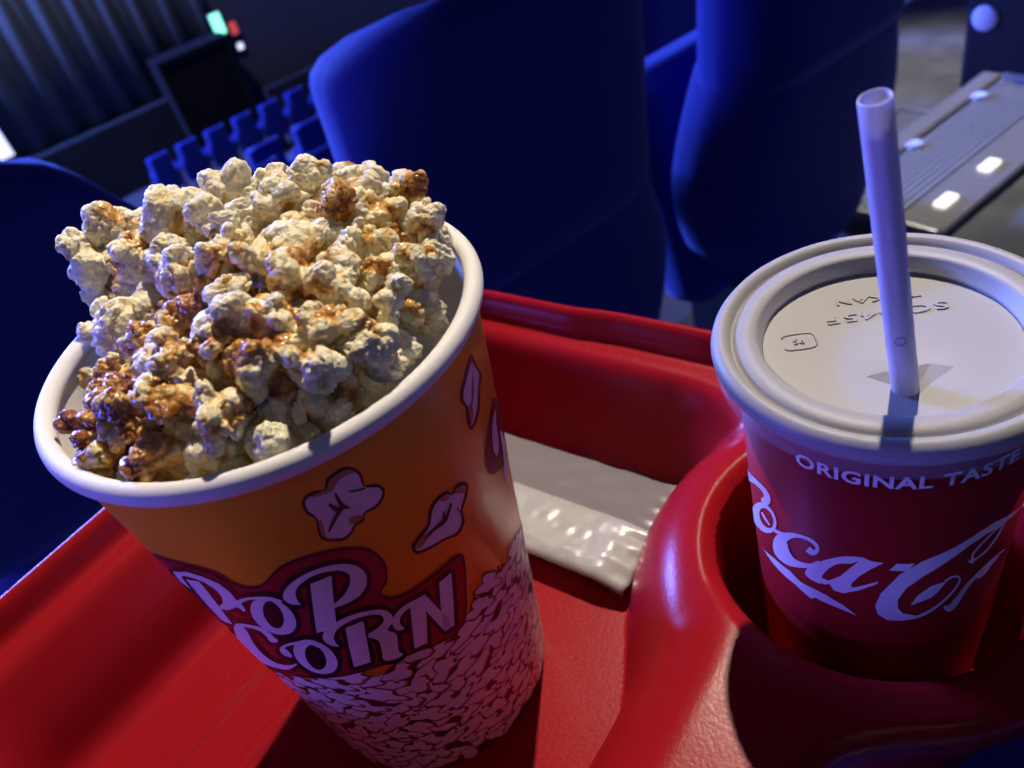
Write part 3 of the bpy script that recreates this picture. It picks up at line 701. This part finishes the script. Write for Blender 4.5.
def dimple(x, y):
    d = math.hypot(x-hc[0], (y-hc[1]))
    return -.0009*math.exp(-(d/.009)**2)
v3 = [(p.x, p.y, -.0044+dimple(p.x, p.y)) for p in vv]
o = ob('panel', mesh('panel', v3, ff), M['lid'], lid)
# flaps of the straw cut
H3 = [(h[0], h[1], -.0044+dimple(*h)) for h in hole]
apx = lidp(912, 388); ap = (apx[0], apx[1], -.0095)
ob('cut_flap', mesh('flap', [H3[0], H3[7], H3[6], H3[5], H3[4], ap], [(0, 1, 5), (1, 2, 5), (2, 3, 5), (3, 4, 5)], False), M['lid'], lid)
# moulded step at the left of the panel and moulded marks
def lid_text(s, cx, cy, size, name, rot=math.pi, off=.01, ys=.58):
    me = text_mesh(s, 1, off, 1.1); xs = [q.co.x for q in me.vertices]; w_ = max(xs)
    a = lidp(cx, cy); bm = bmesh.new(); bm.from_mesh(me)
    for q in bm.verts:
        x, y = (q.co.x-w_/2)*size, (q.co.y-.35)*size*ys
        c, s2 = math.cos(rot), math.sin(rot); q.co = (a[0]+x*c-y*s2, a[1]+x*s2+y*c, -.00435)
    r = bmesh.ops.extrude_face_region(bm, geom=bm.faces[:])
    for g in r['geom']:
        if isinstance(g, bmesh.types.BMVert): g.co.z += .00035
    m2 = bpy.data.meshes.new(name); bm.to_mesh(m2); bm.free(); m2.polygons.foreach_set('use_smooth', [False]*len(m2.polygons))
    return ob(name, m2, M['lid'], lid)
def lid_line(s, p0, p1, name):
    a, b = lidp(*p0), lidp(*p1); L = math.hypot(b[0]-a[0], b[1]-a[1]); me = text_mesh(s, 1, .01, 1.1); w_ = max(q.co.x for q in me.vertices)
    return lid_text(s, (p0[0]+p1[0])/2, (p0[1]+p1[1])/2, L/w_, name, math.atan2(b[1]-a[1], b[0]-a[0]))
lid_line('SC-645F', (948, 305), (826, 322), 'moulded_text')
lid_line('TOKAN', (920, 294), (836, 304), 'moulded_text')
_a, _b = lidp(948, 305), lidp(826, 322); tr_rot = math.atan2(_b[1]-_a[1], _b[0]-_a[0])
mk = lidp(799, 342)
rrp = []
for k in range(28):
    a = 2*math.pi*k/28; x = math.copysign(abs(math.cos(a))**.5, math.cos(a))*.0048; y = math.copysign(abs(math.sin(a))**.5, math.sin(a))*.0036
    c, s2 = math.cos(tr_rot), math.sin(tr_rot); rrp.append((mk[0]+x*c-y*s2, mk[1]+x*s2+y*c, -.0043))
v, f = tube(rrp[2:27], .00032, 6); ob('moulded_mark', mesh('mk', v, f), M['lid'], lid)
lid_text('PS', 799, 342, .0034, 'moulded_mark', tr_rot, ys=1)

# straw
s0 = at_z(905, 386, LZ-.004); s1 = ray(875, 97)*.166
ax_ = (s1-s0)/np.linalg.norm(s1-s0); s_b = s0-ax_*.060
L_ = np.linalg.norm(s1-s_b)
straw = thing('drinking_straw', 'translucent lavender plastic straw standing in the drink lid', 'straw', W(s_b))
R_ = .0035
v, f = lathe([(R_, 0), (R_, L_-.006), (R_, L_-.0004), (R_-.0002, L_), (R_-.00045, L_), (R_-.0005, L_-.006), (R_-.0005, 0)], 48)
qr = Vector((0, 0, 1)).rotation_difference(Vector(ax_)).to_matrix()
ob('tube', mesh('tube', [qr @ Vector(p) for p in v], f), M['straw'], straw)
d = ray(903, 332); 
tt = ((s0-0*d)@np.array([0, 0, 1])); # ring mark on the near side of the tube
best = min(np.linspace(0, L_, 400), key=lambda k: np.linalg.norm(np.cross(d/np.linalg.norm(d), s_b+ax_*k)))
cpt = s_b+ax_*best; to = -cpt/np.linalg.norm(cpt); to = to-ax_*(to@ax_); to /= np.linalg.norm(to); sd_ = np.cross(ax_, to)
ringp = []
for k in range(25):
    a = 2*math.pi*k/24; al = .0013*math.sin(a); x = .0013*math.cos(a); y = math.sqrt((R_+.0001)**2-x*x)
    ringp.append(tuple(cpt+ax_*al+sd_*x+to*y-s_b))
v, f = tube(ringp, .00018, 6); ob('ring_mark', mesh('rm', v, f), M['straw_mark'], straw)

# ------------------------------------------------------------------ wrapped napkin packet
def napkin():
    nu, nv = 60, 36; v = []; fc = []; u0, u1, v0, v1 = -.252, -.139, .166, .236
    def height(a, b):
        h = np.interp(b, [0, .03, .10, .42, .50, .60, 1], [.012, .0140, .0152, .0140, .0125, .0098, .0025])
        e = max(0, (a-.88)/.12); h += .0018*e*math.sin(b*46)*(1-b*.4)+.0007*noise.noise(Vector((a*9, b*7, 0)))
        if b < .45: h += .0007*noise.noise(Vector((a*26, b*22, 3)))*(a > .3)
        return h*(1-.35*e*(1-b))
    for s in (1, 0):
        for i in range(nu+1):
            for j in range(nv+1):
                a, b = i/nu, j/nv; h = height(a, b)
                if not s: h = max(h-(.0055*(math.sin(math.pi*min(1, max(0, b)))**.5)+.001), .0004) if b > .5 else h-.0045*math.sin(math.pi*b)**.5-.0008
                uu = u0+(u1-u0)*a+.0015*noise.noise(Vector((b*5, 1, 0)))*(a > .95); vv_ = v0+(v1-v0)*b-.006*(a-.5)*(b < .5)*0
                x, y = uv2xy(uu, vv_); v.append((x, y, h))
    N = (nu+1)*(nv+1)
    for i in range(nu):
        for j in range(nv):
            q = (i*(nv+1)+j, (i+1)*(nv+1)+j, (i+1)*(nv+1)+j+1, i*(nv+1)+j+1); fc.append(q); fc.append(tuple(k+N for k in q[::-1]))
    for i in range(nu):
        for j in (0, nv): a, b = i*(nv+1)+j, (i+1)*(nv+1)+j; fc.append((a, a+N, b+N, b) if j == 0 else (a, b, b+N, a+N))
    for j in range(nv):
        for i in (0, nu): a, b = i*(nv+1)+j, i*(nv+1)+j+1; fc.append((a, b, b+N, a+N) if i == 0 else (a, a+N, b+N, b))
    cx, cy = uv2xy(-.195, .2)
    me = mesh('napkin', [(a-cx, b-cy, c) for a, b, c in v], fc)
    me.materials.append(M['napkin']); me.materials.append(M['napkin_shaded'])
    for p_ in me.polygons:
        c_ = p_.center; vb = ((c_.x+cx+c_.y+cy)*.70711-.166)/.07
        p_.material_index = 1 if vb > .46 else 0  # rear half takes the shaded copy of the wrap
    o = ob('napkin_packet', me, None, loc=W((cx, cy, ZF+.0003)))
    return tag(o, 'white plastic-wrapped napkin packet lying behind the popcorn cup on the tray', 'napkin')
napkin()

# ------------------------------------------------------------------ popcorn kernels
def kernel_mesh(seed):
    rnd = random.Random(seed*13+5); bm = bmesh.new()
    n = rnd.randint(4, 6); dirs = []
    for k in range(n):
        for _ in range(30):
            d = Vector((rnd.gauss(0, 1), rnd.gauss(0, 1), rnd.gauss(0, .8))).normalized()
            if all(d.dot(e) < .45 for e in dirs): break
        dirs.append(d)
    bmesh.ops.create_icosphere(bm, subdivisions=3, radius=.46)
    for d in dirs:
        r = rnd.uniform(.34, .54); L = rnd.uniform(.42, .66)
        m = Matrix.Translation(d*L) @ Vector((0, 0, 1)).rotation_difference(d).to_matrix().to_4x4() @ Matrix.Diagonal((r*rnd.uniform(.85, 1.3), r*rnd.uniform(.65, 1.0), r*rnd.uniform(.75, 1.05), 1))
        bmesh.ops.create_icosphere(bm, subdivisions=3, radius=1, matrix=m)
        if rnd.random() < .25:
            d2 = (d+Vector((rnd.gauss(0, .6), rnd.gauss(0, .6), rnd.gauss(0, .6)))).normalized()
            bmesh.ops.create_icosphere(bm, subdivisions=2, radius=r*rnd.uniform(.4, .55), matrix=Matrix.Translation(d2*(L+r*.6)))
    me = bpy.data.meshes.new('k'); bm.to_mesh(me); bm.free()
    o = bpy.data.objects.new('k', me); COL.objects.link(o)
    md = o.modifiers.new('r', 'REMESH'); md.mode = 'VOXEL'; md.voxel_size = .058
    s_ = o.modifiers.new('s', 'SMOOTH'); s_.factor = .5; s_.iterations = 3
    dg = bpy.context.evaluated_depsgraph_get(); dg.update()
    m2 = bpy.data.meshes.new_from_object(o.evaluated_get(dg)); bpy.data.objects.remove(o)
    bm = bmesh.new(); bm.from_mesh(m2); left = set(bm.verts); best = set()     # keep only the largest connected piece
    while left:
        st_ = [left.pop()]; comp = set(st_)
        while st_:
            q = st_.pop()
            for e in q.link_edges:
                w_ = e.other_vert(q)
                if w_ not in comp: comp.add(w_); left.discard(w_); st_.append(w_)
        if len(comp) > len(best): best = comp
    bmesh.ops.delete(bm, geom=[q for q in bm.verts if q not in best], context='VERTS'); bm.to_mesh(m2); bm.free()
    off = Vector((seed*3.1, seed*1.7, 0))
    nv = len(m2.vertices); co = np.empty(nv*3); m2.vertices.foreach_get('co', co); co = co.reshape(-1, 3)
    nr = np.empty(nv*3); m2.vertices.foreach_get('normal', nr); nr = nr.reshape(-1, 3)
    cav = np.empty(nv); rad = np.linalg.norm(co, axis=1)
    for i in range(nv):
        p = Vector(co[i]); wv = Vector((noise.noise(p*1.5+off), noise.noise(p*1.5-off), 0))*.5
        a = noise.noise(p*1.9+off); b = abs(noise.noise(p*2.4+wv+off*2)); cre = max(0, 1-b/.12); b2 = abs(noise.noise(p*4.2+wv*1.5-off)); cr2 = max(0, 1-b2/.16); c = noise.noise(p*7+off)
        co[i] += nr[i]*(a*.20-cre*.13-cr2*.06+c*.028+.03)
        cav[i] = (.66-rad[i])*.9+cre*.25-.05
    co *= 1.22/np.percentile(np.linalg.norm(co, axis=1), 99)
    m2.vertices.foreach_set('co', co.ravel())
    at = m2.attributes.new('cavity', 'FLOAT', 'POINT'); at.data.foreach_set('value', np.clip(cav, -.5, 1))
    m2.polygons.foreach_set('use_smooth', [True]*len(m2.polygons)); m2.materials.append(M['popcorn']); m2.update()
    return m2
KM = [kernel_mesh(i+1) for i in range(24)]
def heap(x, y):                               # top surface of the heap above the rim
    dx, dy = x-.008, y-.016
    h = .034-4.6*(dx*dx+dy*dy)
    h -= .013*math.exp(-(((x+.052)**2+(y+.008)**2)/.026**2))
    h += .009*math.exp(-(((x+.024)**2+(y-.036)**2)/.022**2))+.007*min(1, max(0, (-y-.015)/.03))
    return h
def wall_r(z): return PRT-.0012+(PRT-PRB)/PH*min(z, 0)
rnd = random.Random(21)
K = [(-.0395, -.0395, -.006, .0098), (-.0265, -.0490, -.005, .0100), (-.0095, -.0540, -.006, .0092), (.0075, -.0535, -.006, .0096), (.0235, -.0480, -.005, .0098), (.0375, -.0375, -.004, .0098), (-.0490, -.0250, -.006, .0096), (.0480, -.0225, -.001, .0095), (.0540, -.0060, .002, .0090), (.0580, .0140, .003, .0092), (.0500, .0330, .006, .0095), (.0385, .0460, .009, .0098)]
K = [(x*.955, y*.955, z+.0035, r) for x, y, z, r in K]
fails = 0
while fails < 700 and len(K) < 330:
    r = rnd.uniform(.0115, .0165) if rnd.random() < .8 else rnd.uniform(.0085, .0115)
    if fails > 200: r = rnd.uniform(.0066, .0092)
    best = None
    for _ in range(16):
        a = rnd.uniform(0, 2*math.pi); q = .068*math.sqrt(rnd.random()); x, y = q*math.cos(a), q*math.sin(a)
        top = heap(x, y); z = top-.046
        for kx, ky, kz, kr in K:
            s = (r+kr)*.80; d2 = (x-kx)**2+(y-ky)**2
            if d2 < s*s: z = max(z, kz+math.sqrt(s*s-d2))
        over = max(0, z-r*.3)*(y > .008)                  # kernels above the rim may lean out
        if math.hypot(x, y) > wall_r(z-r)-1.02*r+min(.0015, over*1.0): continue
        gap = (top-r*1.05)-z
        if gap > 0 and (best is None or gap > best[0]): best = (gap, x, y, z)
    if best is None: fails += 1; continue
    fails = max(0, fails-20); K.append((best[1], best[2], best[3], r))
for ex in ((-.052, .040, .014, .0110), (-.040, .046, .020, .0120)): K.append(ex)
seen = {}
for i, (x, y, z, r) in enumerate(K):
    o = bpy.data.objects.new('popcorn_kernel', KM[rnd.randrange(len(KM))]); COL.objects.link(o)
    o.location = W((PX+x, PY+y, PZT+z))
    o.scale = (r*rnd.uniform(.9, 1.08), r*rnd.uniform(.9, 1.08), r*rnd.uniform(.85, 1.05))
    o.rotation_euler = (rnd.uniform(0, 6.28), rnd.uniform(0, 6.28), rnd.uniform(0, 6.28))
    nl = math.exp(-(((x+.045)**2+(y+.035)**2)/.030**2))
    am = rnd.uniform(-.06, .10)+.24*nl+(.16 if rnd.random() < .18 else 0)
    o.color = (am, am, am, 1)
    buried = heap(x, y)-z > .026
    tone = 'pale cream' if am < -.03 else ('caramel-streaked' if am < .10 else 'dark caramel-coated')
    size = 'large' if r > .0115 else ('small' if r < .0095 else 'medium')
    fr = 'front' if y < -.018 else ('back' if y > .022 else 'middle'); lr = 'left' if x < -.02 else ('right' if x > .02 else 'centre')
    where = ('buried under the heap, ' if buried else 'showing on the heap, ')+fr+' '+lr
    tag(o, size+' '+tone+' popcorn kernel '+where+' of the cup', 'popcorn', tone+' kernels '+where)
print('kernels', len(K))
